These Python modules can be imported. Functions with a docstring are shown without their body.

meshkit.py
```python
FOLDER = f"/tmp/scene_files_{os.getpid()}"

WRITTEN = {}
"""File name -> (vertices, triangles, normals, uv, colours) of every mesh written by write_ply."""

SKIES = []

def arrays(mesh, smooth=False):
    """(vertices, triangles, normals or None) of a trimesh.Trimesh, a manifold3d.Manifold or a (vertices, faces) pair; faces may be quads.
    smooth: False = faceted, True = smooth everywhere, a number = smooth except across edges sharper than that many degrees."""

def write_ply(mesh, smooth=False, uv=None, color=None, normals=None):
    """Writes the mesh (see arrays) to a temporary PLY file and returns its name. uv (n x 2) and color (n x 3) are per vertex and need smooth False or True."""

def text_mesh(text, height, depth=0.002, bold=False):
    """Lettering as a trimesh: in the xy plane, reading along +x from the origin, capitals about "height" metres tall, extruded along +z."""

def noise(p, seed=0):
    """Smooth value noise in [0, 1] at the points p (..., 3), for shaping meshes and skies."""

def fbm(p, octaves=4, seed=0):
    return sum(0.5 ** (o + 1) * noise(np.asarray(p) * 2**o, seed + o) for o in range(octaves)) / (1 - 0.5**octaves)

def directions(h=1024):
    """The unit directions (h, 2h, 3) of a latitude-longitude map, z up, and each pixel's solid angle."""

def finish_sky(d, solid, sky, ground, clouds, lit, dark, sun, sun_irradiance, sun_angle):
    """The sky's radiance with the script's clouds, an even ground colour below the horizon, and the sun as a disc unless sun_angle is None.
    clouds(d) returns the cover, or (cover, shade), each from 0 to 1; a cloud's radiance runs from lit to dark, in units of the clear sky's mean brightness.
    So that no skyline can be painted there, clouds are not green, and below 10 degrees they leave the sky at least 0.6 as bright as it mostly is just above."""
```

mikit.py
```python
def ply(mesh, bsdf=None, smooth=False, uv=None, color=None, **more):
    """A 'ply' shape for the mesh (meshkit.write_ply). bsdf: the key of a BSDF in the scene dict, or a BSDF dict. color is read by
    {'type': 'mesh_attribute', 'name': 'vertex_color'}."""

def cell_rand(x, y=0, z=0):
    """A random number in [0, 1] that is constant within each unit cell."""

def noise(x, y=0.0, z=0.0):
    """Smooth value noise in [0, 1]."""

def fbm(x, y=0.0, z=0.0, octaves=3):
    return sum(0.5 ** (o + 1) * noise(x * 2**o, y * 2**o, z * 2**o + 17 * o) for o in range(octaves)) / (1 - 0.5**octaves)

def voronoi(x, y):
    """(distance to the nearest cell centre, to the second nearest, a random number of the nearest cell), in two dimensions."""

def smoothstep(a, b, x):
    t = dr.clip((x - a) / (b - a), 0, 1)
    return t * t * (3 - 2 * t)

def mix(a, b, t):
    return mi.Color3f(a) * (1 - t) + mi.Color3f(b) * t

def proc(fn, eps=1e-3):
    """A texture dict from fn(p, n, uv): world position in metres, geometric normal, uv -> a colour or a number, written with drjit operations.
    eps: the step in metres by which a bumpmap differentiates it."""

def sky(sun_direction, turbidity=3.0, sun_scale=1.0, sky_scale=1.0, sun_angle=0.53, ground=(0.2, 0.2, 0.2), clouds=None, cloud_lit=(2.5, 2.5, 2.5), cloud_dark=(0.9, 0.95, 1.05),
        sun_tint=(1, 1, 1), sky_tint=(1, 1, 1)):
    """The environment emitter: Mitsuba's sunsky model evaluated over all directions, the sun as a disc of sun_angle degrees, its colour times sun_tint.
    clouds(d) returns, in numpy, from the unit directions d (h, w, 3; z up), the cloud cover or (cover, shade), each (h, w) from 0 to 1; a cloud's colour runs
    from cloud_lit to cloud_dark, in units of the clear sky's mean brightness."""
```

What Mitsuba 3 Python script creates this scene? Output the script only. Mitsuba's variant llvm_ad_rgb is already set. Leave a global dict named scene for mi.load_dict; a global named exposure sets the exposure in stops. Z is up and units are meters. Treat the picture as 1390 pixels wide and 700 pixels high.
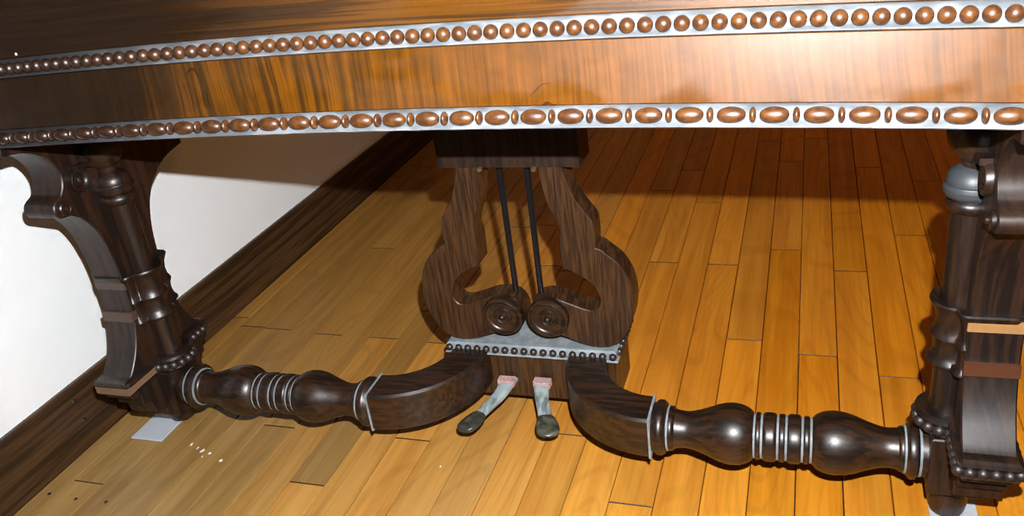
import math
import numpy as np
import drjit as dr
import mitsuba as mi
import trimesh
import mapbox_earcut
import shapely
from shapely.geometry import Polygon, Point, LineString, box as sbox
import mikit
from mikit import noise, fbm, cell_rand, smoothstep, mix

scene, labels = {'type': 'scene'}, {}
T = mi.ScalarTransform4f

# ------------------------------------------------------------------ camera, light, exposure
exposure = 0.06
CAM = np.array([0.0, 0.0, 0.95])
FWD = np.array([-0.31705, 0.84265, -0.43523])
DOWN = np.array([0.02755, -0.45053, -0.89234])
scene['camera'] = {'type': 'perspective', 'fov': 61.453, 'fov_axis': 'x', 'near_clip': 0.02, 'far_clip': 50.0,
                   'to_world': T().look_at(origin=CAM.tolist(), target=(CAM + FWD).tolist(), up=(-DOWN).tolist())}
FLASH_POS = np.array([0.035, 0.045, 1.06])     # the flash of the camera that took the photograph
FLASH_POWER = 74000.0                         # radiance of its small tube
FILL_LAMP_POWER = 60.0                             # added unseen lamp beyond the piano, lifts the floor shadow
FILL_WINDOW_POWER = 0.08                            # added unseen window behind the camera, weak fill light

# ------------------------------------------------------------------ materials


def rgb(*c):
    return {'type': 'rgb', 'value': list(c)}


def principled(color, rough=0.4, spec=0.5, metallic=0.0, **k):
    return {'type': 'twosided', 'b': {'type': 'principled', 'base_color': color, 'roughness': rough, 'specular': spec, 'metallic': metallic, **k}}


def tex_floor(p, n, uv):
    # uv is constant on each board: a random number and its tone with painted falloff
    s = uv.x * 57.0
    long_ = fbm(p.x * 55 + s, p.y * 2.2 + s * 3, 0.0, 3)
    fine = fbm(p.x * 330 + s * 5, p.y * 9, 3.0, 2)
    cath = noise(p.x * 16 + s + 1.2 * noise(p.y * 3 + s, p.x * 6), p.y * 1.6 + s * 7)
    rings = 0.5 + 0.5 * dr.sin(cath * 42)
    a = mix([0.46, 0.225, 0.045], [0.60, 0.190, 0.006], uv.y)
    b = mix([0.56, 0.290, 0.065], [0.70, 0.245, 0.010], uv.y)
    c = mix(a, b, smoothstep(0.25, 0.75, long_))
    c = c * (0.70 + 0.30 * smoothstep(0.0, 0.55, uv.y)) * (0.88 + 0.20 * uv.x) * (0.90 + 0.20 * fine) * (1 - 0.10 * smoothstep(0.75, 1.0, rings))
    near_lit = smoothstep(1.45, 0.85, p.y + 0.25 * (fbm(p.x * 4, p.y * 4, 1.0, 3) - 0.5)) * (0.75 + 0.5 * noise(p.x * 9, p.y * 3))  # near boards painted paler and yellower to imitate stronger exposure
    c = mix(c, c * mi.Color3f(1.08, 1.32, 2.2) + mi.Color3f(0.02, 0.015, 0.008), dr.clip(near_lit, 0, 1) * 0.75)
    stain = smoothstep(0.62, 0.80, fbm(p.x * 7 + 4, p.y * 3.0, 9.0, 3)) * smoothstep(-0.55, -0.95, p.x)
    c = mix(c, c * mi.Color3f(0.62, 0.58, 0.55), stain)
    return dr.select(uv.y < -1, mi.Color3f(0.055, 0.028, 0.010), c * 0.84)    # dirt in the end joints


def tex_farfloor(p, n, uv):
    k = dr.floor((p.x - 0.0025) / 0.0694)
    f = (p.x - 0.0025) / 0.0694 - k
    j = dr.floor(p.y / 1.2 + cell_rand(k, 3))
    t = cell_rand(k, j)
    c = mix([0.50, 0.22, 0.030], [0.62, 0.29, 0.050], t) * (0.85 + 0.3 * fbm(p.x * 60, p.y * 2.5 + 9 * t, 0.0, 2))
    return dr.select((f < 0.015) | (f > 0.985), mi.Color3f(0.08, 0.035, 0.010), c)


def tex_floor_rough(p, n, uv):
    return 0.34 + 0.16 * fbm(p.x * 20, p.y * 8, 2.0, 3)


def tex_case(p, n, uv):
    # cross-banded veneer: figure runs up and down, darkened towards the left
    w = p.x + 0.16 * (p.z - 0.70) * noise(p.x * 6, 1.0) + 0.006 * fbm(p.x * 10, p.z * 14, 1.0, 3)
    k = noise(p.x * 5.0 + 3.1, 2.0, 0.0)
    streak = fbm(w * 150, p.z * 6.0, 0.0, 4)
    fine = fbm(w * 420, p.z * 14, 4.0, 2)
    line = mi.Float(0)
    for cx, cz, rx, rz in ((-0.268, 0.668, 0.060, 0.055), (-0.735, 0.705, 0.022, 0.060)):   # the knots' figure
        wob = 0.75 * (fbm(p.x * 22, p.z * 30, 5.0, 3) - 0.5)
        rr = dr.sqrt(dr.square((p.x - cx) / rx) + dr.square((p.z - cz) / rz)) + wob
        line = dr.maximum(line, smoothstep(0.80, 0.98, dr.sin(rr * 19)) * smoothstep(1.0, 0.6, rr) * smoothstep(0.10, 0.3, rr) * smoothstep(0.35, 0.55, fbm(p.x * 40, p.z * 30, 2.0, 2)))
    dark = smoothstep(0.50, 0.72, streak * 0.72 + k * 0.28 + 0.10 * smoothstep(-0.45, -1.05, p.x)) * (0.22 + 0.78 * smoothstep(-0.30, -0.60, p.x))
    mott = fbm(p.x * 40, p.z * 60, 8.0, 3)
    c = mix([0.118, 0.039, 0.0022], [0.048, 0.0195, 0.0032], dark)
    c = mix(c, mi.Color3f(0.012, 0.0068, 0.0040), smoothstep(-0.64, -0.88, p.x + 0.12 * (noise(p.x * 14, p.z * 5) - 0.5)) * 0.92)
    c = c * (0.70 + 0.60 * fine) * (0.78 + 0.44 * mott) * (1 - 0.60 * line)
    return c


def tex_case_rough(p, n, uv):
    f = fbm(p.x * 7 + 2.3, p.z * 15, 7.0, 4)
    return 0.24 + 0.15 * smoothstep(0.44, 0.58, f)


def tex_top(p, n, uv):
    w = p.z + 0.012 * noise(p.x * 4, 1.0) + 0.002 * fbm(p.x * 14, p.z * 30, 1.0, 2)
    streak = fbm(w * 260, p.x * 5, 0.0, 3)
    fine = fbm(w * 480, p.x * 12, 4.0, 2)
    dark = smoothstep(0.42, 0.66, streak)
    c = mix([0.100, 0.036, 0.004], [0.045, 0.019, 0.005], dark)
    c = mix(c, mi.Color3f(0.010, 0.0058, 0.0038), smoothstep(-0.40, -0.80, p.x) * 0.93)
    return c * (0.7 + 0.6 * fine)


def tex_dark(p, n, uv):
    streak = fbm(p.x * 330 + p.y * 60, p.z * 20, p.y * 40, 3)
    fine = fbm(p.x * 420, p.z * 34, p.y * 330, 2)
    c = mix([0.050, 0.0215, 0.0075], [0.021, 0.0095, 0.0042], smoothstep(0.35, 0.65, streak))
    return c * (0.65 + 0.7 * fine)


def tex_leg(p, n, uv):
    streak = fbm(p.x * 160 + p.y * 60, p.z * 13, p.y * 40, 3)
    fine = fbm(p.x * 420, p.z * 34, p.y * 330, 2)
    c = mix([0.024, 0.0105, 0.0055], [0.0085, 0.0045, 0.0032], smoothstep(0.35, 0.65, streak))
    return c * (0.65 + 0.7 * fine)


def tex_turned(p, n, uv):
    streak = fbm(p.x * 22, p.z * 150, p.y * 150, 3)
    fine = fbm(p.x * 60, p.z * 330, p.y * 330, 2)
    c = mix([0.030, 0.0115, 0.0044], [0.010, 0.0048, 0.0026], smoothstep(0.36, 0.62, streak))
    return c * (0.65 + 0.7 * fine)


def tex_bead(p, n, uv):
    f = fbm(p.x * 160, p.z * 200, p.y * 100, 2)
    c = mix([0.170, 0.058, 0.008], [0.090, 0.028, 0.005], smoothstep(0.3, 0.7, f))
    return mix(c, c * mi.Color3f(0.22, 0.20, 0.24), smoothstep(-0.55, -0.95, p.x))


def tex_dust(p, n, uv):
    f = fbm(p.x * 60, p.y * 60, p.z * 60, 3)
    return mix([0.16, 0.185, 0.200], [0.22, 0.250, 0.270], smoothstep(0.35, 0.65, f))


def tex_cove(p, n, uv):
    f = fbm(p.x * 40, p.z * 150, 1.0, 2)
    c = mix([0.155, 0.170, 0.185], [0.26, 0.28, 0.30], smoothstep(0.3, 0.7, f))
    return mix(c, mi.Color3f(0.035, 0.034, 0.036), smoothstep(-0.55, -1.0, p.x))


def tex_baseboard(p, n, uv):
    streak = fbm(p.z * 110 + noise(p.y * 3, 2.0), p.y * 4, 0.0, 3)
    fine = fbm(p.z * 420, p.y * 14, 4.0, 2)
    c = mix([0.060, 0.029, 0.012], [0.026, 0.013, 0.006], smoothstep(0.35, 0.68, streak))
    return c * (0.6 + 0.8 * fine)


def tex_wall(p, n, uv):
    f = fbm(p.x * 6, p.y * 6, p.z * 6, 3)
    return mi.Color3f(0.89, 0.925, 0.945) * (0.98 + 0.04 * f)


def tex_pedal(p, n, uv):
    f = fbm(p.x * 130, p.y * 50, p.z * 90, 3)
    return mix([0.090, 0.115, 0.120], [0.25, 0.29, 0.29], smoothstep(0.3, 0.65, f))


def tex_toe(p, n, uv):
    f = fbm(p.x * 90, p.y * 90, p.z * 90, 3)
    return mix([0.022, 0.025, 0.018], [0.075, 0.072, 0.050], smoothstep(0.35, 0.75, f))


def tex_felt(p, n, uv):
    f = noise(p.x * 600, p.y * 600, p.z * 600)
    return mix([0.24, 0.10, 0.10], [0.50, 0.38, 0.38], f)


def polished(color, alpha, ior):
    return {'type': 'roughplastic', 'distribution': 'ggx', 'alpha': alpha, 'int_ior': ior, 'nonlinear': False, 'diffuse_reflectance': color}


P = mikit.proc
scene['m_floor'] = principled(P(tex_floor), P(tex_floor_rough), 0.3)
scene['m_case'] = principled(P(tex_case), P(tex_case_rough), 0.72)
scene['m_top'] = principled(P(tex_top), P(tex_case_rough), 0.72)
scene['m_dark'] = principled(P(tex_dark), 0.38, 0.5)
scene['m_leg'] = principled(P(tex_leg), 0.42, 0.5)
scene['m_legturned'] = polished(P(tex_leg), 0.15, 1.6)
scene['m_capital'] = polished(rgb(0.050, 0.060, 0.070), 0.25, 1.7)
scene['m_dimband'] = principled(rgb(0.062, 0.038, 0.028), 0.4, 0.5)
scene['m_turned'] = polished(P(tex_turned), 0.14, 1.6)
scene['m_bead'] = polished(P(tex_bead), 0.16, 1.85)
scene['m_footbead'] = polished(rgb(0.022, 0.014, 0.012), 0.22, 1.7)
scene['m_dust'] = principled(P(tex_dust), 0.5, 0.5)
scene['m_cove'] = principled(P(tex_cove), 0.38, 0.45)
scene['m_baseboard'] = principled(P(tex_baseboard), 0.38, 0.45)
scene['m_wall'] = {'type': 'twosided', 'b': {'type': 'diffuse', 'reflectance': P(tex_wall)}}
scene['m_wall2'] = {'type': 'twosided', 'b': {'type': 'diffuse', 'reflectance': rgb(0.30, 0.28, 0.26)}}
scene['m_farfloor'] = principled(P(tex_farfloor), 0.42, 0.45)
scene['m_ceiling'] = {'type': 'twosided', 'b': {'type': 'diffuse', 'reflectance': rgb(0.75, 0.75, 0.74)}}
scene['m_subfloor'] = principled(rgb(0.045, 0.022, 0.008), 0.8, 0.2)
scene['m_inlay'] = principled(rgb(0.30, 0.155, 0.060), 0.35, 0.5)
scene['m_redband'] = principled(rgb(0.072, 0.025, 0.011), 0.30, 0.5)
scene['m_barewood'] = principled(rgb(0.16, 0.095, 0.055), 0.5, 0.4)
scene['m_rod'] = principled(rgb(0.006, 0.0065, 0.008), 0.22, 0.5)
scene['m_brass'] = principled(rgb(0.42, 0.30, 0.14), 0.3, 0.5, 0.9)
scene['m_pedal'] = principled(P(tex_pedal), 0.45, 0.5)
scene['m_toe'] = principled(P(tex_toe), 0.36, 0.6)
scene['m_felt'] = principled(P(tex_felt), 0.95, 0.1)
scene['m_pad'] = principled(rgb(0.42, 0.45, 0.50), 0.55, 0.4)
scene['m_nail'] = principled(rgb(0.02, 0.017, 0.015), 0.4, 0.5)
scene['m_paint'] = principled(rgb(0.80, 0.78, 0.75), 0.6, 0.3)
scene['m_black'] = principled(rgb(0.02, 0.02, 0.02), 0.5, 0.3)

# ------------------------------------------------------------------ helpers


def numbered(key):
    if key not in scene:
        return key
    i = 1
    while f'{key}_{i:03d}' in scene:
        i += 1
    return f'{key}_{i:03d}'


def add(key, mesh, mat, smooth=False, uv=None, **more):
    key = numbered(key)
    scene[key] = mikit.ply(mesh, mat, smooth=smooth, uv=uv, **more)
    return key


def put(key, shape, matrix):
    """another copy of a ply dict under its own key"""
    key = numbered(key)
    scene[key] = {**shape, 'to_world': T(matrix.tolist())}
    return key


def tag(key, label=None, category=None, kind=None, group=None):
    d = {}
    for a, b in (('label', label), ('category', category), ('kind', kind), ('group', group)):
        if b:
            d[a] = b
    labels[key] = d


def cat(ms):
    return trimesh.util.concatenate(ms)


def boxm(x0, x1, y0, y1, z0, z1):
    m = trimesh.creation.box((x1 - x0, y1 - y0, z1 - z0))
    m.apply_translation(((x0 + x1) / 2, (y0 + y1) / 2, (z0 + z1) / 2))
    return m


def spline(pts, n=6):
    """Catmull-Rom through the points"""
    p = np.asarray(pts, float)
    q = np.vstack([2 * p[0] - p[1], p, 2 * p[-1] - p[-2]])
    out = []
    for i in range(1, len(q) - 2):
        for t in np.linspace(0, 1, n, endpoint=False):
            a, b, c, d = q[i - 1:i + 3]
            out.append(0.5 * (2 * b + (c - a) * t + (2 * a - 5 * b + 4 * c - d) * t * t + (3 * b - a - 3 * c + d) * t ** 3))
    out.append(p[-1])
    return np.array(out)


def clean(p, eps=2e-4):
    keep = [p[0]]
    for a in p[1:]:
        if np.linalg.norm(a - keep[-1]) > eps:
            keep.append(a)
    if np.linalg.norm(keep[0] - keep[-1]) < eps:
        keep.pop()
    return np.array(keep)


def bevel_extrude(pts, depth, b=0.0015):
    """Extrudes the outline (a, b) along +c with chamfered rims"""
    p = clean(np.asarray(pts, float))
    if 0.5 * np.sum(p[:, 0] * np.roll(p[:, 1], -1) - np.roll(p[:, 0], -1) * p[:, 1]) < 0:
        p = p[::-1]
    e = np.roll(p, -1, 0) - p
    e /= np.linalg.norm(e, axis=1, keepdims=True)
    nrm = np.stack([-e[:, 1], e[:, 0]], 1)
    m = nrm + np.roll(nrm, 1, 0)
    m /= np.maximum(0.6, np.sum(m * nrm, 1, keepdims=True))
    small = p + m * b
    n = len(p)
    rings = [(small, 0), (p, b), (p, depth - b), (small, depth)]
    v = np.vstack([np.column_stack([r, np.full(n, c)]) for r, c in rings])
    f = []
    for k in range(3):
        for i in range(n):
            j = (i + 1) % n
            a0, a1, b0, b1 = k * n + i, k * n + j, (k + 1) * n + i, (k + 1) * n + j
            f += [(a0, a1, b1), (a0, b1, b0)]
    tri = np.asarray(mapbox_earcut.triangulate_float64(small, np.array([n], np.uint32)), int).reshape(-1, 3)
    area = np.cross(small[tri[:, 1]] - small[tri[:, 0]], small[tri[:, 2]] - small[tri[:, 0]])
    tri[area < 0] = tri[area < 0][:, ::-1]
    f = np.vstack([np.array(f), tri[:, ::-1], tri + 3 * n])
    return trimesh.Trimesh(v, f, process=False)


def remap(mesh, fn, flip=False):
    v = np.array(fn(*np.array(mesh.vertices).T)).T
    f = np.array(mesh.faces)
    return trimesh.Trimesh(v, f[:, ::-1] if flip else f, process=False)


def lathe(profile, n=40):
    """profile of (r, h), lathed about +z"""
    p = np.asarray(profile, float)
    t = np.arange(n) / n * 2 * np.pi
    v = np.array([[r * math.cos(a), r * math.sin(a), h] for r, h in p for a in t])
    f = []
    for k in range(len(p) - 1):
        for i in range(n):
            j = (i + 1) % n
            f += [(k * n + i, k * n + j, (k + 1) * n + j), (k * n + i, (k + 1) * n + j, (k + 1) * n + i)]
    m = trimesh.Trimesh(v, np.array(f), process=True)
    m.update_faces(m.nondegenerate_faces())
    return m


def along_x(m, x, y, z):
    """lathe axis +z becomes +x"""
    return remap(m, lambda a, b, c: (x + c, y + a, z + b))


def along_my(m, x, y, z):
    """lathe axis +z becomes -y"""
    return remap(m, lambda a, b, c: (x + a, y - c, z + b))


def sweep(points, ups, sections):
    """sections[i] is a closed outline (side, up) at points[i]; ups the up vectors"""
    p = np.asarray(points, float)
    tg = np.gradient(p, axis=0)
    tg /= np.linalg.norm(tg, axis=1, keepdims=True)
    v, n = [], len(sections[0])
    for i in range(len(p)):
        up = np.asarray(ups[i] if np.ndim(ups) == 2 else ups, float)
        side = np.cross(tg[i], up)
        side /= np.linalg.norm(side)
        up = np.cross(side, tg[i])
        v += [p[i] + a * side + b * up for a, b in sections[i]]
    f = []
    for k in range(len(p) - 1):
        for i in range(n):
            j = (i + 1) % n
            f += [(k * n + i, k * n + j, (k + 1) * n + j), (k * n + i, (k + 1) * n + j, (k + 1) * n + i)]
    v.append(np.mean(v[:n], 0))
    v.append(np.mean(v[(len(p) - 1) * n:len(p) * n], 0))
    for i in range(n):
        j = (i + 1) % n
        f += [(len(v) - 2, j, i), (len(v) - 1, (len(p) - 1) * n + i, (len(p) - 1) * n + j)]
    m = trimesh.Trimesh(np.array(v), np.array(f), process=False)
    if m.volume < 0:
        m.invert()
    return m


def tube(pts, r, n=12):
    t = np.arange(n) / n * 2 * np.pi
    sec = np.column_stack([np.cos(t), np.sin(t)])
    rs = np.broadcast_to(r, len(pts))
    return sweep(pts, [0.0123, 0.031, 1.0] if abs(pts[0][2] - pts[-1][2]) < 0.05 else [1.0, 0.02, 0.03], [sec * q for q in rs])


# ------------------------------------------------------------------ the room
XW = -1.305                     # plane of the left wall
XR, YFR, YBK, ZC = 4.6, -5.5, 6.2, 3.3   # right wall, wall behind the camera, far wall, ceiling
tag(add('floor', boxm(XW - 0.1, XR, YFR, YBK, -0.06, -0.016), 'm_subfloor'), 'strip floor of narrow honey-coloured boards', kind='structure')
# the rest of the floor, out of the picture: boards too far away to build
far = [boxm(1.5998, XR, YFR, YBK, -0.016, 0), boxm(XW + 0.015, 1.5998, YFR, -0.551, -0.016, 0), boxm(XW + 0.015, 1.5998, 3.496, YBK, -0.016, 0)]
tag(add('floor__far_boards', cat(far), 'm_farfloor'), kind='stuff')
tag(add('wall_left', boxm(XW - 0.1, XW, YFR, YBK, -0.016, ZC), 'm_wall'), 'bright white plaster wall behind the left leg', kind='structure')
tag(add('wall_back', boxm(XW - 0.1, XR, YBK, YBK + 0.1, -0.06, ZC), 'm_wall2'), 'wall at the far end of the floor', kind='structure')
tag(add('wall_right', boxm(XR, XR + 0.1, YFR, YBK, -0.06, ZC), 'm_wall2'), 'wall on the right', kind='structure')
tag(add('ceiling', boxm(XW - 0.1, XR, YFR, YBK, ZC, ZC + 0.1), 'm_ceiling'), 'plain ceiling', kind='structure')
# the wall behind the camera with an added window
WX0, WX1, WZ0, WZ1 = 0.6, 2.4, 0.9, 2.3
tag(add('wall_front', cat([boxm(XW - 0.1, WX0, YFR - 0.1, YFR, -0.06, ZC), boxm(WX1, XR, YFR - 0.1, YFR, -0.06, ZC), boxm(WX0, WX1, YFR - 0.1, YFR, -0.06, WZ0),
                           boxm(WX0, WX1, YFR - 0.1, YFR, WZ1, ZC)]), 'm_wall2'), 'wall with the added window, behind the camera', kind='structure')
fr = [boxm(WX0, WX0 + 0.05, YFR - 0.09, YFR + 0.02, WZ0, WZ1), boxm(WX1 - 0.05, WX1, YFR - 0.09, YFR + 0.02, WZ0, WZ1), boxm(WX0, WX1, YFR - 0.09, YFR + 0.02, WZ0, WZ0 + 0.05),
      boxm(WX0, WX1, YFR - 0.09, YFR + 0.02, WZ1 - 0.05, WZ1), boxm((WX0 + WX1) / 2 - 0.02, (WX0 + WX1) / 2 + 0.02, YFR - 0.08, YFR + 0.01, WZ0, WZ1)]
tag(add('fill_window_1', cat(fr), 'm_paint'), 'white window frame added behind the camera for fill light', kind='structure')
gl = trimesh.Trimesh([[WX0, YFR - 0.07, WZ0], [WX1, YFR - 0.07, WZ0], [WX1, YFR - 0.07, WZ1], [WX0, YFR - 0.07, WZ1]], [[0, 2, 1], [0, 3, 2]], process=False)
add('fill_window_1__pane', gl, 'm_black', emitter={'type': 'area', 'radiance': rgb(FILL_WINDOW_POWER * 0.9, FILL_WINDOW_POWER, FILL_WINDOW_POWER * 1.1)})  # glowing pane added out of view to raise the ambient light

# the camera's flash: a small lamp above the lens, facing where the camera faces
fx = np.cross(FWD, [0, 0, 1.0])
fx /= np.linalg.norm(fx)
fy = np.cross(fx, FWD)
FW, FH, FD, AW, AH = 0.008, 0.006, 0.057, 0.043, 0.031     # half sizes of tube and mouth, depth of the hood added to narrow the beam
corners = [FLASH_POS + a * FW * fx + b * FH * fy for a, b in ((-1, -1), (1, -1), (1, 1), (-1, 1))]
fm = trimesh.Trimesh(corners, [[0, 1, 2], [0, 2, 3]], process=False)
if np.dot(fm.face_normals[0], FWD) < 0:
    fm.invert()
hood = cat([boxm(-AW - 0.003, AW + 0.003, -AH - 0.003, AH + 0.003, 0.0015, 0.012), boxm(-AW - 0.003, -AW, -AH, AH, -FD, 0.0015), boxm(AW, AW + 0.003, -AH, AH, -FD, 0.0015),
            boxm(-AW - 0.003, AW + 0.003, -AH - 0.003, -AH, -FD, 0.0015), boxm(-AW - 0.003, AW + 0.003, AH, AH + 0.003, -FD, 0.0015)])
M = np.eye(4)
M[:3, 0], M[:3, 1], M[:3, 2], M[:3, 3] = fx, fy, -FWD, FLASH_POS
hood.apply_transform(M)
add('camera_flash__beam_hood', hood, 'm_black')  # black hood added around the tube to cut light off sideways
add('camera_flash__tube', fm, 'm_black', emitter={'type': 'area', 'radiance': rgb(FLASH_POWER, FLASH_POWER, FLASH_POWER)})
tag('camera_flash', 'small black flash lamp above the camera lens', 'flash')

# a dim warm lamp added on the ceiling to lift the floor shadow
CLX, CLY = 0.9, 3.3
add('fill_lamp__rim', remap(lathe([(0.155, 0.0), (0.170, -0.02), (0.170, -0.06), (0.155, -0.075), (0.150, -0.06), (0.150, -0.02)], 40), lambda a, b, c: (CLX + a, CLY + b, ZC + c), True), 'm_nail', 40)
dif = remap(lathe([(0.150, -0.03), (0.150, -0.062), (0.120, -0.080), (0.060, -0.090), (1e-5, -0.092)], 40), lambda a, b, c: (CLX + a, CLY + b, ZC + c), True)
if dif.face_normals[-1][2] > 0:
    dif.invert()
add('fill_lamp__diffuser', dif, 'm_paint', True, emitter={'type': 'area', 'radiance': rgb(FILL_LAMP_POWER, FILL_LAMP_POWER * 0.52, FILL_LAMP_POWER * 0.20)})
tag('fill_lamp', 'unseen round ceiling lamp added to lift the floor shadow', 'lamp')

# baseboard with its nails
bbp = [(XW, -0.0155), (XW + 0.015, -0.0155), (XW + 0.015, 0.118), (XW + 0.012, 0.124), (XW + 0.007, 0.128), (XW, 0.128)]
bm = bevel_extrude(bbp, YBK - YFR - 0.01, 0.0005)
tag(add('baseboard_left', remap(bm, lambda a, b, c: (a, YBK - 0.005 - c, b)), 'm_baseboard', 30), 'dark brown wooden baseboard along the white wall', kind='structure')
for y, z in ((1.002, 0.101), (1.007, 0.054)):
    add('baseboard_left__nail', along_x(lathe([(0.0055, -0.002), (0.0055, 0.001), (0.003, 0.003), (0.0001, 0.0035)], 14), XW + 0.015, y, z), 'm_nail', 40)

# strip floor, each board its own part
W, X0 = 0.0694, 0.0025
rng = np.random.default_rng(11)
joints = {-2: [2.696, 1.513], -1: [2.511, 1.923], -5: [2.443, 1.839], 4: [2.36], -4: [2.201, 1.014], -3: [1.837], 1: [1.823], 3: [2.016], 0: [1.472], 2: [1.416],
          -10: [1.113], -6: [1.168], -18: [0.906, 1.451], -12: [0.971, 1.562], -11: [2.024, 1.431], -17: [1.447], -15: [1.438], -13: [1.437], -19: [1.488]}
YA, YB = -0.55, 3.495
nb = 0
for k in range(-19, 23):
    xa, xb = X0 + k * W, X0 + (k + 1) * W
    if k == -19:
        xa = XW + 0.016
    js = sorted(joints.get(k, []))
    if not js:
        js = [rng.uniform(2.85, 3.2) if -9 <= k <= 5 else rng.uniform(1.5, 2.6)]
    while js[0] > YA + 0.3:
        js.insert(0, js[0] - rng.uniform(0.95, 1.5) if js[0] > 1.2 or k < -19 else min(js[0] - 0.55, 0.62) - rng.uniform(0.0, 0.25))
    while js[-1] < YB - 0.5:
        js.append(max(js[-1] + rng.uniform(0.9, 1.4), 2.86 if js[-1] > 1.6 or k not in joints else js[-1] + 0.6))
    cuts = [YA] + [j for j in js if YA + 0.1 < j < YB - 0.1] + [YB]
    for a, b in zip(cuts[:-1], cuts[1:]):
        g, c = 0.00055 + 0.0005 * rng.random(), 0.0010
        dz = rng.normal(0, 0.00012)
        x0, x1, y0, y1, z1 = xa + g, xb - g, a + 0.0006, b - 0.0006, min(dz, 0.0003)
        v = []
        for (q, z) in ((0, -0.016), (0, z1 - c), (c, z1)):
            v += [(x0 + q, y0 + q, z), (x1 - q, y0 + q, z), (x1 - q, y1 - q, z), (x0 + q, y1 - q, z)]
        f = []
        for r in (0, 4):
            for i in range(4):
                j = (i + 1) % 4
                f += [(r + i, r + j, r + 4 + j), (r + i, r + 4 + j, r + 4 + i)]
        f += [(8, 9, 10), (8, 10, 11)]
        m = trimesh.Trimesh(np.array(v), np.array(f), process=False)
        m.unmerge_vertices()
        ends = np.repeat(np.abs(m.face_normals[:, 1]) > 0.3, 3)
        tone = np.clip((xa + 1.0) / 1.0 + rng.normal(0, 0.14), 0, 1)  # leftward darkening in the tone imitates the flash falling off
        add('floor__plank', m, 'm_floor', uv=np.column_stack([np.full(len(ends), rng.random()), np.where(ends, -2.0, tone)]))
for x, y in ((-1.2642, 0.8663), (-1.2013, 0.8634), (-1.1373, 0.8668)):
    add('floor__nail', remap(lathe([(0.0034, -0.001), (0.0034, 0.0006), (0.0001, 0.0008)], 12), lambda a, b, c: (a + x, b + y, c)), 'm_nail')
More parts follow.
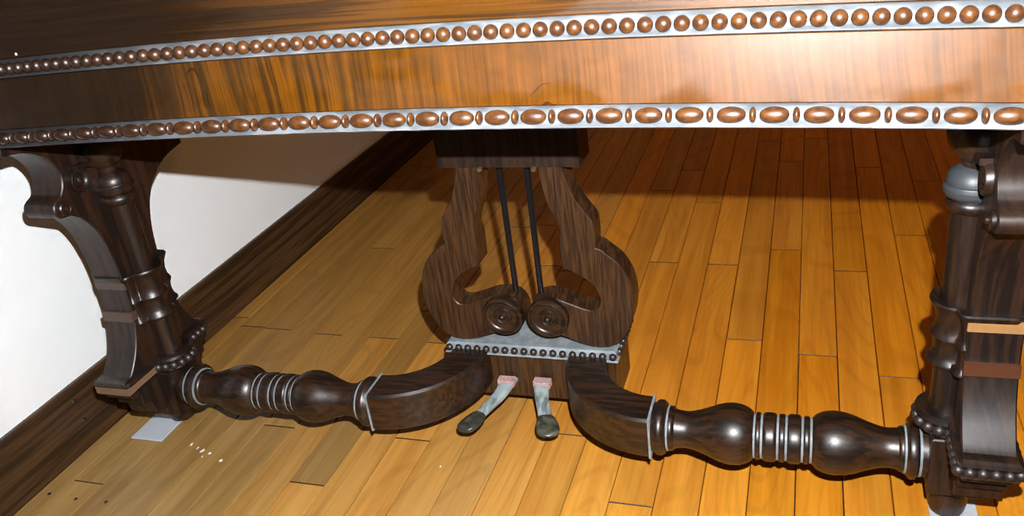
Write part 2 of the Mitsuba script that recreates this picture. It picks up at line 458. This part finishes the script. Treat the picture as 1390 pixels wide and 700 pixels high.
for i, (x, y, r) in enumerate(((-1.080, 1.034, .006), (-1.060, 1.026, .004), (-1.045, 1.0199, .007), (-1.0261, 1.0164, .005), (-0.9911, 1.0009, .006), (-1.035, 1.005, .003), (-0.5763, 1.0505, .003))):
    t = np.arange(14) / 14 * 2 * np.pi
    q = r * (0.35 + 0.45 * rng.random(14))
    m = bevel_extrude(np.column_stack([0.8 * q * np.cos(t), 1.3 * q * np.sin(t)]), 0.0005, 0.0002)
    add('floor__paint_spot', remap(m, lambda a, b, c: (a + x, b + y, c + 0.0002)), 'm_paint')

# ------------------------------------------------------------------ the piano
SP = 'square_piano'
tag(SP, 'antique rosewood square piano on carved trestle legs with a lyre and two pedals', 'piano')
CX0, CX1 = -1.245, 0.355


def warp(x):
    """the old case has sprung: it stands a centimetre higher in the middle"""
    return 0.012 * (1 - ((x + 0.43) / 0.62) ** 2)


def case_bar(profile, x0=CX0, x1=CX1, n=48, b=0.0008, follow=True):
    """sweeps a (y, z) outline along the case"""
    p = clean(np.asarray(profile, float))
    if 0.5 * np.sum(p[:, 0] * np.roll(p[:, 1], -1) - np.roll(p[:, 0], -1) * p[:, 1]) < 0:
        p = p[::-1]
    k = len(p)
    xs = np.linspace(x0, x1, n + 1)
    v = np.vstack([np.column_stack([np.full(k, x), p[:, 0], p[:, 1] + (warp(x) if follow else 0)]) for x in xs])
    f = []
    for s in range(n):
        for i in range(k):
            j = (i + 1) % k
            f += [(s * k + i, s * k + j, (s + 1) * k + j), (s * k + i, (s + 1) * k + j, (s + 1) * k + i)]
    tri = np.asarray(mapbox_earcut.triangulate_float64(p, np.array([k], np.uint32)), int).reshape(-1, 3)
    area = np.cross(p[tri[:, 1]] - p[tri[:, 0]], p[tri[:, 2]] - p[tri[:, 0]])
    tri[area < 0] = tri[area < 0][:, ::-1]
    f = np.vstack([np.array(f), tri[:, ::-1], tri + n * k])
    return trimesh.Trimesh(v, f, process=False)


YF = 0.900
add(SP + '__case', case_bar([(YF + 0.0165, 0.640), (1.62, 0.640), (1.62, 0.88), (YF + 0.0165, 0.88)]), 'm_dark', 30)
YP, YE = YF + 0.005, YF - 0.004      # the lower panel leans: its foot stands forward of its head
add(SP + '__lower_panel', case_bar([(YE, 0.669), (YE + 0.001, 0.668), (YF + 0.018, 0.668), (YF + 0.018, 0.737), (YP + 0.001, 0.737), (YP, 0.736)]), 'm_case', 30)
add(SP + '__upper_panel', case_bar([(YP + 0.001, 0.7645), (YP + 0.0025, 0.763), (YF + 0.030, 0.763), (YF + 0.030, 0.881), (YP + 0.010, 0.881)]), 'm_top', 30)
add(SP + '__lid', case_bar([(YF - 0.016, 0.888), (YF - 0.012, 0.881), (YF - 0.004, 0.880), (1.63, 0.880), (1.63, 0.905), (YF - 0.008, 0.905), (YF - 0.014, 0.900)]), 'm_top', 30)
# pearl moulding: a hollow strip with a fillet below and a row of turned pearls
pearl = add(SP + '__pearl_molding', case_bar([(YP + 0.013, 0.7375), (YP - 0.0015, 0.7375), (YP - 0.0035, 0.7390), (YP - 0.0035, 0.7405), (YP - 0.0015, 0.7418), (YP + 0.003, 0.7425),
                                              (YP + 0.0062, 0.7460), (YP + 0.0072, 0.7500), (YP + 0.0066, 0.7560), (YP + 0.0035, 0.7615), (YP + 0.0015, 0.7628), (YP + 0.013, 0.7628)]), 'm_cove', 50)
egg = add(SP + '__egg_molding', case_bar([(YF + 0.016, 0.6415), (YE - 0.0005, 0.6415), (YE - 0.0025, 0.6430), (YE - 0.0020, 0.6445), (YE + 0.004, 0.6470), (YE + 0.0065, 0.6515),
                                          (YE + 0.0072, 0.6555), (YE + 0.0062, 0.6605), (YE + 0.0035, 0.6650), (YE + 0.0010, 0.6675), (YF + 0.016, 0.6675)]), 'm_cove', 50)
labels[pearl] = {'label': 'pale hollow moulding with a row of round wooden pearls'}
labels[egg] = {'label': 'pale hollow moulding with oval beads between thin discs'}


def turned_along_x(profile, n=28):
    return remap(lathe(profile, n), lambda a, b, c: (c, a, b))


t = np.linspace(0, np.pi, 15)
pearl_m = turned_along_x([(max(0.0083 * math.sin(a), 1e-6), -0.0083 * math.cos(a)) for a in t], 24)
egg_m = turned_along_x([(max(0.0086 * math.sin(a) ** 0.85, 1e-6), -0.0148 * math.cos(a)) for a in t], 24)
disc_m = turned_along_x([(max(0.0080 * math.sin(a) ** 0.8, 1e-6), -0.0035 * math.cos(a)) for a in t], 20)
SH = {k: mikit.ply(m, 'm_bead', smooth=True) for k, m in (('pearl', pearl_m), ('egg', egg_m), ('disc', disc_m))}


def at(x, y, z, s=1.0):
    m = np.eye(4)
    m[:3, 3] = x, y, z
    m[0, 0] = s
    return m


def pitch(x):
    return 0.0434 * (1 - 0.22 * np.clip((-0.80 - x) / 0.30, 0, 1))


eggs = [0.1878]
while eggs[-1] > CX0 + 0.05:
    eggs.append(eggs[-1] - pitch(eggs[-1] - 0.02))
while eggs[0] < CX1 - 0.06:
    eggs.insert(0, eggs[0] + 0.0434)
for x in eggs:
    s = pitch(x) / 0.0434
    put(egg + '__oval_bead', SH['egg'], at(x, YE + 0.0015, 0.6550 + warp(x), s))
    xd = x + 0.5 * pitch(x + 0.01)
    if xd < CX1 - 0.004:
        put(egg + '__thin_disc', SH['disc'], at(xd, YE + 0.0015, 0.6550 + warp(xd), s))
pearls = [0.1815]
while pearls[-1] > CX0 + 0.02:
    pearls.append(pearls[-1] - pitch(pearls[-1]) * 0.4368)
while pearls[0] < CX1 - 0.025:
    pearls.insert(0, pearls[0] + 0.01896)
for x in pearls:
    put(pearl + '__pearl', SH['pearl'], at(x, YP + 0.0012, 0.7500 + warp(x), pitch(x) / 0.0434))
# a pale splinter of veneer standing out below the case, specks of paint on the panel
k = add(SP + '__loose_veneer', boxm(-0.657, -0.600, 0.948, 0.954, 0.6385 - 0.006 + 0.010, 0.6385 + 0.012), 'm_barewood')
labels[k] = {'label': 'pale sliver of loose veneer under the case edge'}
for x, z, r in ((-0.3969, 0.6819, 0.0022), (-0.4139, 0.6965, 0.0014), (-0.5398, 0.6843, 0.001), (-1.0107, 0.7694, 0.002)):
    add(SP + '__paint_speck', remap(lathe([(r, -0.0005), (r, 0.0004), (r * 0.6, 0.0010), (1e-6, 0.0012)], 10), lambda a, b, c: (x + a, (YP + 0.001 if z > 0.76 else YE + (z - 0.669) / 0.067 * 0.009) - c, z + b)), 'm_paint', True)

# ---- the two trestle legs: local u points inwards from the inner face, mirrored for the two ends
YC = 1.075
front = np.vstack([spline([(0.968, 0.186), (0.982, 0.197), (1.003, 0.223), (1.018, 0.255), (1.027, 0.295), (1.029, 0.345), (1.027, 0.400), (1.016, 0.450), (0.998, 0.482), (0.980, 0.497)], 5),
                   [(0.962, 0.500)], spline([(0.955, 0.503), (0.951, 0.509), (0.950, 0.516), (0.953, 0.524), (0.960, 0.529)], 3), [(0.966, 0.531)],
                   spline([(0.972, 0.534), (0.982, 0.548), (0.985, 0.565), (0.979, 0.585), (0.964, 0.603), (0.942, 0.616), (0.918, 0.622), (0.902, 0.624)], 5), [(0.899, 0.630), (0.900, 0.6405)]])
rear = spline([(1.176, 0.186), (1.160, 0.203), (1.143, 0.235), (1.133, 0.275), (1.129, 0.330), (1.132, 0.390), (1.143, 0.435), (1.160, 0.466), (1.185, 0.490), (1.220, 0.507), (1.270, 0.516)], 5)
slab = np.vstack([front, [(1.270, 0.6405)], rear[::-1]])
slab_m = remap(bevel_extrude(slab, 0.063, 0.0018), lambda a, b, c: (c - 0.063, a, b))


def offset_section(poly, r, z, n=72, c=(-0.012, 1.078)):
    q = poly.buffer(r, quad_segs=6)
    out = []
    for a in np.arange(n) / n * 2 * np.pi:
        g = q.exterior.intersection(LineString([c, (c[0] + math.cos(a), c[1] + math.sin(a))]))
        g = max(getattr(g, 'geoms', [g]), key=lambda h: h.distance(Point(c)))
        out.append((g.coords[0][0], g.coords[0][1], z))
    return out


def ring_loft(poly, profile, n=72):
    rows = [offset_section(poly, max(r, 1e-4), z, n) for z, r in profile]
    v = np.array([p for row in rows for p in row])
    f = []
    for k in range(len(rows) - 1):
        for i in range(n):
            j = (i + 1) % n
            f += [(k * n + i, k * n + j, (k + 1) * n + j), (k * n + i, (k + 1) * n + j, (k + 1) * n + i)]
    v = np.vstack([v, v[:n].mean(0), v[-n:].mean(0)])
    for i in range(n):
        j = (i + 1) % n
        f += [(len(v) - 2, j, i), (len(v) - 1, (len(rows) - 1) * n + i, (len(rows) - 1) * n + j)]
    return trimesh.Trimesh(v, np.array(f), process=False)


sq = sbox(-0.052, 1.037, 0.0, 1.128)
colp = sq.union(Point(0.006, YC).buffer(0.0215, quad_segs=10))
collar_m = ring_loft(colp, [(0.262, -0.01), (0.262, 0.0065), (0.265, 0.010), (0.269, 0.0095), (0.273, 0.006), (0.279, 0.004), (0.288, 0.003), (0.296, 0.004), (0.301, 0.0065), (0.306, 0.0085), (0.311, 0.0065),
                            (0.316, 0.004), (0.326, 0.0030), (0.336, 0.0045), (0.345, 0.0075), (0.351, 0.0105), (0.355, 0.0125), (0.358, 0.0115), (0.3575, 0.007), (0.352, 0.001)])
# the collar stops at the front face
footp = sbox(-0.063, 0.962, 0.0, 1.178).union(Point(0.004, YC).buffer(0.034, quad_segs=10))
foot_m = ring_loft(footp, [(0.160, -0.002), (0.160, 0.003), (0.163, 0.0055), (0.1665, 0.004), (0.176, 0.003), (0.1785, 0.006), (0.182, 0.0075), (0.1865, 0.006), (0.1885, 0.002), (0.190, -0.004)], 120)
column_m = remap(lathe([(0.024, 0.186), (0.024, 0.195), (0.0215, 0.203), (0.0210, 0.27), (0.0212, 0.40), (0.0212, 0.478), (0.0235, 0.481), (0.0265, 0.484), (0.0280, 0.489), (0.0265, 0.494), (0.0235, 0.496)], 36),
                 lambda a, b, c: (a + 0.006, b + YC, c))
capital_m = remap(lathe([(0.0235, 0.495), (0.0255, 0.498), (0.0305, 0.501), (0.0325, 0.506), (0.0325, 0.511), (0.0295, 0.514), (0.0290, 0.5155), (0.0300, 0.518), (0.0285, 0.526), (0.0235, 0.533), (0.0150, 0.538), (1e-5, 0.540)], 40),
                  lambda a, b, c: (a + 0.006, b + YC, c))
corbel_m = remap(lathe([(1e-5, 0.536), (0.016, 0.536), (0.017, 0.545), (0.026, 0.553), (0.034, 0.566), (0.037, 0.582), (0.035, 0.598), (0.028, 0.612), (0.027, 0.622), (0.032, 0.628), (0.032, 0.6405), (1e-5, 0.6405)], 36),
                  lambda a, b, c: (a + 0.004, b + YC, c))
vr = [(1e-5, 0.009), (0.004, 0.0085), (0.006, 0.007), (0.0065, 0.004), (0.0105, 0.003), (0.0115, 0.0055), (0.0145, 0.008), (0.0180, 0.0090), (0.0195, 0.0070), (0.0200, -0.001)]
volute_m = remap(lathe(vr[::-1], 30), lambda a, b, c: (c, 1.012 + a, 0.545 + b))
scroll_m = sweep([(0.006, 1.008, 0.566), (0.006, 1.03, 0.565), (0.006, 1.05, 0.556), (0.006, 1.062, 0.549)], [1.0, 0, 0], [[(-.004, -.008), (.004, -.008), (.004, .008), (-.004, .008)]] * 4)
button_m = remap(lathe([(0.0115, -0.002), (0.0115, 0.004), (0.0095, 0.006), (0.0080, 0.005), (0.0055, 0.0055), (0.004, 0.009), (1e-5, 0.010)], 26), lambda a, b, c: (c, 0.968 + a, 0.514 + b))
button2_m = remap(button_m, lambda a, b, c: (-0.063 - a, b, c), True)


def fy_at(z):
    return float(np.interp(z, front[:, 1][:60], front[:, 0][:60]))


def front_band(z0, z1, proud):
    ys = [(fy_at(z) - proud, z) for z in np.linspace(z0, z1, 5)]
    pts = ys + [(1.045, z1), (1.045, z0)]
    return remap(bevel_extrude(pts, 0.0642, 0.0006), lambda a, b, c: (c - 0.0636, a, b))


toe = [(0.964, 0.162), (0.964, 0.152), (0.972, 0.147), (0.984, 0.146), (0.984, 0.126), (1.000, 0.121), (1.004, 0.094), (1.028, 0.086), (1.030, 0.072), (1.120, 0.072), (1.122, 0.086), (1.146, 0.094), (1.150, 0.121),
       (1.166, 0.126), (1.166, 0.146), (1.178, 0.147), (1.186, 0.152), (1.186, 0.162)]
toe_m = remap(bevel_extrude(toe, 0.058, 0.0015), lambda a, b, c: (c - 0.060, a, b))
block_m = remap(bevel_extrude([(-0.048, 1.030), (0.025, 1.030), (0.025, 1.120), (-0.048, 1.120)], 0.094, 0.002), lambda a, b, c: (a, b, c + 0.068))
bun_m = remap(lathe([(1e-5, 0.0045), (0.014, 0.0055), (0.023, 0.012), (0.026, 0.026), (0.027, 0.040), (0.025, 0.054), (0.022, 0.062), (0.024, 0.070), (1e-5, 0.070)], 30), lambda a, b, c: (a - 0.010, b + YC, c))
bs = trimesh.creation.icosphere(2, 0.0082)
bead_ring = footp.buffer(0.0035, quad_segs=6).exterior
bead_n = int(bead_ring.length / 0.0147)
bead_at = [bead_ring.interpolate(i / bead_n, normalized=True).coords[0] for i in range(bead_n)]

for side in ('left', 'right'):
    left = side == 'left'
    if left:
        def loc(m):
            return remap(m, lambda a, b, c: (a - 1.100, b, c))
    else:
        def loc(m):
            return remap(m, lambda a, b, c: (0.200 - a, b, c), True)
    L = add(SP + '__leg', loc(slab_m), 'm_leg', 32)
    labels[L] = {'label': 'left trestle leg in front of the white wall' if left else 'right trestle leg at the edge of the picture'}
    add(L + '__column', loc(column_m), 'm_legturned', 40)
    add(L + '__capital', loc(capital_m), 'm_legturned' if left else 'm_capital', 40)
    add(L + '__corbel', loc(corbel_m), 'm_leg', 40)
    add(L + '__collar', loc(collar_m), 'm_legturned', 35)
    add(L + '__volute', loc(volute_m), 'm_legturned', 35)
    add(L + '__scroll', loc(scroll_m), 'm_legturned', 35)
    add(L + '__button', loc(button_m), 'm_legturned', 35)
    add(L + '__button', loc(button2_m), 'm_legturned', 35)
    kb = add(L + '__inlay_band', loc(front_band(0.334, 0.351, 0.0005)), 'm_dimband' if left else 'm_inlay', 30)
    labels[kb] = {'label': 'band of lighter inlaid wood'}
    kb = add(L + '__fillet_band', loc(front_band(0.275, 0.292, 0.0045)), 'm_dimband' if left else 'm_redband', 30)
    labels[kb] = {'label': 'raised reddish fillet across the front'}
    add(L + '__foot_molding', loc(foot_m), 'm_legturned', 35)
    add(L + '__foot', loc(toe_m), 'm_leg', 30)
    add(L + '__block', loc(block_m), 'm_leg', 30)
    add(L + '__bun', loc(remap(bun_m, lambda a, b, c: (a - 0.036, b + 0.030, c)) if left else bun_m), 'm_legturned', 35)
    shp = mikit.ply(bs, 'm_footbead', smooth=True)
    for u, y in bead_at:
        if left and y < 1.036:
            continue
        x = u - 1.100 if left else 0.200 - u
        put(L + '__bead', shp, at(x, y, 0.1710))
    if left:
        kb = add(L + '__bare_strip', loc(cat([boxm(-0.0665, 0.0045, 0.9555, 0.960, 0.1645, 0.1785), boxm(0.0005, 0.0045, 0.9555, 1.036, 0.1645, 0.1785)])), 'm_barewood')
        labels[kb] = {'label': 'pale bare wood strip that has lost its beads'}

# ---- stretchers: a turned part and a square part that curves back to the lyre
PR = [(-0.2075, 0.0375), (-0.2040, 0.0385), (-0.2010, 0.0420), (-0.1970, 0.0430), (-0.1925, 0.0425), (-0.1885, 0.0395), (-0.1865, 0.0340), (-0.1815, 0.0340), (-0.1790, 0.0345), (-0.1765, 0.0335), (-0.1735, 0.0300)]
PR += [tuple(q) for q in spline([(-0.1735, 0.0300), (-0.1620, 0.0283), (-0.1500, 0.0288), (-0.1295, 0.0350), (-0.1069, 0.0434), (-0.0900, 0.0463), (-0.0750, 0.0445), (-0.0640, 0.0395), (-0.0590, 0.0350)], 5)][1:]
PR += [(-0.0585, 0.0330), (-0.0560, 0.0330)]
RINGS = [(-0.0560, -0.0478, 0.0352), (-0.0455, -0.0252, 0.0362), (-0.0229, -0.0132, 0.0354), (-0.0109, 0.0092, 0.0364), (0.0115, 0.0208, 0.0350)]
for a, b, r in RINGS:
    mid, h = (a + b) / 2, (b - a) / 2
    for tt in np.linspace(-1, 1, 9):
        PR.append((mid + h * tt, r - 0.004 + 0.004 * math.sqrt(max(0, 1 - tt ** 4))))
    PR += [(b + 0.0003, 0.0318), (b + 0.0019, 0.0318)]
PR += [(0.0240, 0.0330), (0.0245, 0.0345)]
PR += [tuple(q) for q in spline([(0.0245, 0.0345), (0.0300, 0.0395), (0.0400, 0.0442), (0.0564, 0.0462), (0.0770, 0.0428), (0.0974, 0.0352), (0.1147, 0.0298), (0.1260, 0.0284), (0.1380, 0.0294)], 5)][1:]
PR += [(0.1400, 0.0318), (0.1435, 0.0325), (0.1455, 0.0318), (0.1470, 0.0320), (0.1495, 0.0360), (0.1520, 0.0405), (0.1567, 0.0420), (0.1610, 0.0405), (0.1635, 0.0340), (0.1645, 0.0365), (0.1760, 0.0365), (0.1760, 1e-5)]
PR = [(-0.2075, 1e-5)] + PR
CS = -0.447
turn_m = along_x(lathe([(r, x) for x, r in PR], 48), 0, 1.072, 0.110)
fil = []
for x in (-0.0572, -0.0467, -0.02405, -0.01205, 0.01035, 0.02225):
    fil.append((x, 0.0332, 0.0020))
fil += [(-0.1840, 0.0353, 0.0018), (0.1470, 0.0345, 0.0016), (0.1660, 0.0372, 0.0020)]
th = np.linspace(0, np.pi / 2, 22)
arm_path = np.column_stack([-0.212 - 0.128 * np.sin(th), 1.072 + 0.136 * (1 - np.cos(th)), np.full(22, 0.110)])
arm_path = np.vstack([[-0.2085, 1.072, 0.110], arm_path])
hw, hh, c = 0.0335, 0.0355, 0.004
sec = [(-hw + c, -hh), (hw - c, -hh), (hw, -hh + c), (hw, hh - c), (hw - c, hh), (-hw + c, hh), (-hw, hh - c), (-hw, -hh + c)]
arm_m = sweep(arm_path, [0, 0, 1.0], [sec] * len(arm_path))
for left in (True, False):
    def loc(m):
        return remap(m, lambda a, b, c: (2 * CS - a, b, c), True) if left else m
    S = add(SP + '__stretcher', loc(turn_m), 'm_turned', 40)
    labels[S] = {'label': ('left' if left else 'right') + ' baluster-turned stretcher with five rings'}
    for x, r, w in fil:
        kf = add(S + '__fillet', loc(along_x(lathe([(r - 0.004, -w), (r, -w * 0.8), (r, w * 0.8), (r - 0.004, w)], 48), x, 1.072, 0.110)), 'm_dust', 40)
        labels[kf] = {'label': 'pale dusty ring groove'}
    kf = add(S + '__end_plate', loc(boxm(-0.2115, -0.2078, 1.072 - 0.0342, 1.072 + 0.0342, 0.0738, 0.1462)), 'm_dust')
    labels[kf] = {'label': 'pale dusty edge at the end of the curved arm'}
    add(S + '__curved_arm', loc(arm_m), 'm_turned', 35)

# ---- the lyre
LX = -0.443
half = np.vstack([[(0.050, 0.492), (0.087, 0.492)], spline([(0.090, 0.475), (0.104, 0.433), (0.128, 0.396)], 4), spline([(0.131, 0.390), (0.132, 0.368), (0.131, 0.347)], 3), [(0.141, 0.343)],
                  spline([(0.146, 0.338), (0.168, 0.318), (0.183, 0.288), (0.188, 0.250), (0.181, 0.208), (0.162, 0.174), (0.140, 0.1595)], 5), [(0.128, 0.1580)],
                  spline([(0.112, 0.1585), (0.092, 0.164), (0.072, 0.173), (0.052, 0.180)], 4), spline([(0.041, 0.1795), (0.024, 0.184), (0.008, 0.199), (0.0045, 0.214), (0.008, 0.232), (0.020, 0.246), (0.040, 0.2515)], 4),
                  spline([(0.062, 0.248), (0.085, 0.239), (0.108, 0.231), (0.122, 0.232), (0.131, 0.243), (0.131, 0.258), (0.122, 0.278), (0.100, 0.296), (0.078, 0.307)], 5), [(0.073, 0.310)],
                  spline([(0.0725, 0.322), (0.0715, 0.352), (0.074, 0.376), (0.069, 0.396), (0.058, 0.425), (0.050, 0.470)], 4)])
arm_l = bevel_extrude(half, 0.046, 0.0016)
LY = add(SP + '__lyre', boxm(LX - 0.118, LX + 0.118, 1.209, 1.275, 0.4860, 0.6405), 'm_leg', False)
add(LY + '__block', remap(bevel_extrude([(LX - 0.150, 1.208), (LX + 0.150, 1.208), (LX + 0.150, 1.318), (LX - 0.150, 1.318)], 0.0915, 0.0015), lambda a, b, c: (a, b, c + 0.046)), 'm_dark', 30)
labels[LY] = {'label': 'lyre-shaped pedal support hanging at the middle'}
for s in (-1, 1):
    m = remap(arm_l, lambda a, b, c: (LX + s * a, 1.256 - c, b), s > 0)
    if m.volume < 0:
        m.invert()
    add(LY + '__scroll_arm', m, 'm_dark', 32)
    ros = [(0.0365, -0.004), (0.0365, 0.008), (0.0350, 0.0105), (0.0325, 0.0105), (0.0315, 0.0085), (0.0300, 0.0085), (0.0285, 0.0105), (0.0265, 0.0100), (0.0245, 0.0080), (0.0165, 0.0075), (0.0145, 0.0105),
           (0.0120, 0.0110), (0.0100, 0.0085), (0.0070, 0.0085), (0.0062, 0.0115), (0.0048, 0.0150), (0.0025, 0.0168), (1e-5, 0.0172)]
    add(LY + '__rosette', along_my(lathe(ros, 44), LX + s * 0.0405, 1.210, 0.2155), 'm_turned', 35)
for s in (-1, 1):
    add(LY + '__pedal_rod', tube([(LX + s * 0.0235, 1.236, 0.488), (LX + s * 0.0225, 1.236, 0.248)], 0.0052, 14), 'm_rod', 50)
    kc = add(LY + '__brass_ferrule', remap(lathe([(1e-5, 0.478), (0.0075, 0.478), (0.0075, 0.488), (1e-5, 0.489)], 16), lambda a, b, c: (LX + s * 0.0235 + a, 1.236 + b, c)), 'm_brass', 40)
    add(LY + '__screw', remap(lathe([(1e-5, 0.481), (0.0045, 0.482), (0.005, 0.488), (1e-5, 0.489)], 12), lambda a, b, c: (LX + s * 0.045 + a, 1.204 + b, c)), 'm_brass', 40)
add(LY + '__ledge', remap(bevel_extrude([(LX - 0.157, 1.1965), (LX + 0.157, 1.1965), (LX + 0.157, 1.325), (LX - 0.157, 1.325)], 0.0045, 0.0015), lambda a, b, c: (a, b, c + 0.1365)), 'm_dust', 30)
kd = add(LY + '__ledge_top', remap(bevel_extrude([(LX - 0.1545, 1.1990), (LX + 0.1545, 1.1990), (LX + 0.1545, 1.3225), (LX - 0.1545, 1.3225)], 0.0173, 0.0035), lambda a, b, c: (a, b, c + 0.1405)), 'm_dust', 30)
labels[kd] = {'label': 'pale dusty ledge with a row of small dark beads'}
lb = mikit.ply(trimesh.creation.icosphere(2, 0.0064), 'm_footbead', smooth=True)
for i in range(18):
    put(LY + '__bead', lb, at(LX - 0.1485 + i * 0.297 / 17, 1.1975, 0.1490))
for s in (-1, 1):
    for i in range(1, 8):
        put(LY + '__bead', lb, at(LX + s * 0.1560, 1.1990 + i * 0.0172, 0.1490))

# ---- the two pedals


def flat(w, h, n=20):
    t = np.arange(n) / n * 2 * np.pi
    return [(w * np.sign(math.cos(a)) * abs(math.cos(a)) ** 0.75, h * np.sign(math.sin(a)) * abs(math.sin(a)) ** 0.75) for a in t]


for s, pts in ((-1, [(-0.487, 1.212, 0.080), (-0.490, 1.188, 0.081), (-0.498, 1.165, 0.073), (-0.508, 1.142, 0.069), (-0.518, 1.121, 0.065), (-0.530, 1.096, 0.061), (-0.540, 1.076, 0.060)]),
               (1, [(-0.425, 1.212, 0.082), (-0.424, 1.188, 0.083), (-0.419, 1.168, 0.074), (-0.412, 1.150, 0.067), (-0.405, 1.134, 0.061), (-0.394, 1.108, 0.057), (-0.389, 1.088, 0.056)])):
    q = spline(pts, 6)
    n = len(q)
    sh = q[:int(n * 0.70)]
    w = np.interp(np.linspace(0, 1, len(sh)), [0, 0.3, 0.6, 1], [0.0140, 0.0138, 0.0118, 0.0122])
    h = np.interp(np.linspace(0, 1, len(sh)), [0, 0.35, 1], [0.0070, 0.0085, 0.0055])
    PD = add(SP + '__pedal', sweep(sh, [0, 0.3, 1.0], [flat(a, b) for a, b in zip(w, h)]), 'm_pedal', 40)
    labels[PD] = {'label': ('left' if s < 0 else 'right') + ' pedal of timeworn grey-green metal with a dark toe'}
    e = spline(q[int(n * 0.60):], 3)
    tt = np.linspace(0, 1, len(e))
    w = 0.0215 * np.sqrt(np.clip(1 - ((tt - 0.50) / 0.505) ** 2, 0.02, 1)) * (0.80 + 0.25 * tt)
    h = 0.0072 * np.clip(1 - ((tt - 0.5) / 0.53) ** 4, 0.1, 1)
    add(PD + '__toe_pad', sweep(e, [0, 0.3, 1.0], [flat(a, b) for a, b in zip(w, h)]), 'm_toe', 40)
    rx, ry, rz = pts[1]
    add(PD + '__felt', remap(bevel_extrude([(-0.0150, -0.006), (0.0150, -0.006), (0.0150, 0.007), (-0.0150, 0.007)], 0.020, 0.002), lambda a, b, c: (a + rx, 1.204 - c, b + rz + 0.004)), 'm_felt', 30)

# ---- pads under the two legs
for x0, x1, y0, y1, lab in ((-1.217, -1.146, 1.030, 1.135, 'flat pale grey square pad under the left leg beside the baseboard'), (0.188, 0.252, 1.028, 1.128, 'flat pale grey pad under the right leg at the bottom edge')):
    m = remap(bevel_extrude([(x0, y0), (x1, y0), (x1, y1), (x0, y1)], 0.0040, 0.001), lambda a, b, c: (a, b, c + 0.0004))
    tag(add('floor_pad', m, 'm_pad', 30), lab, 'pad')
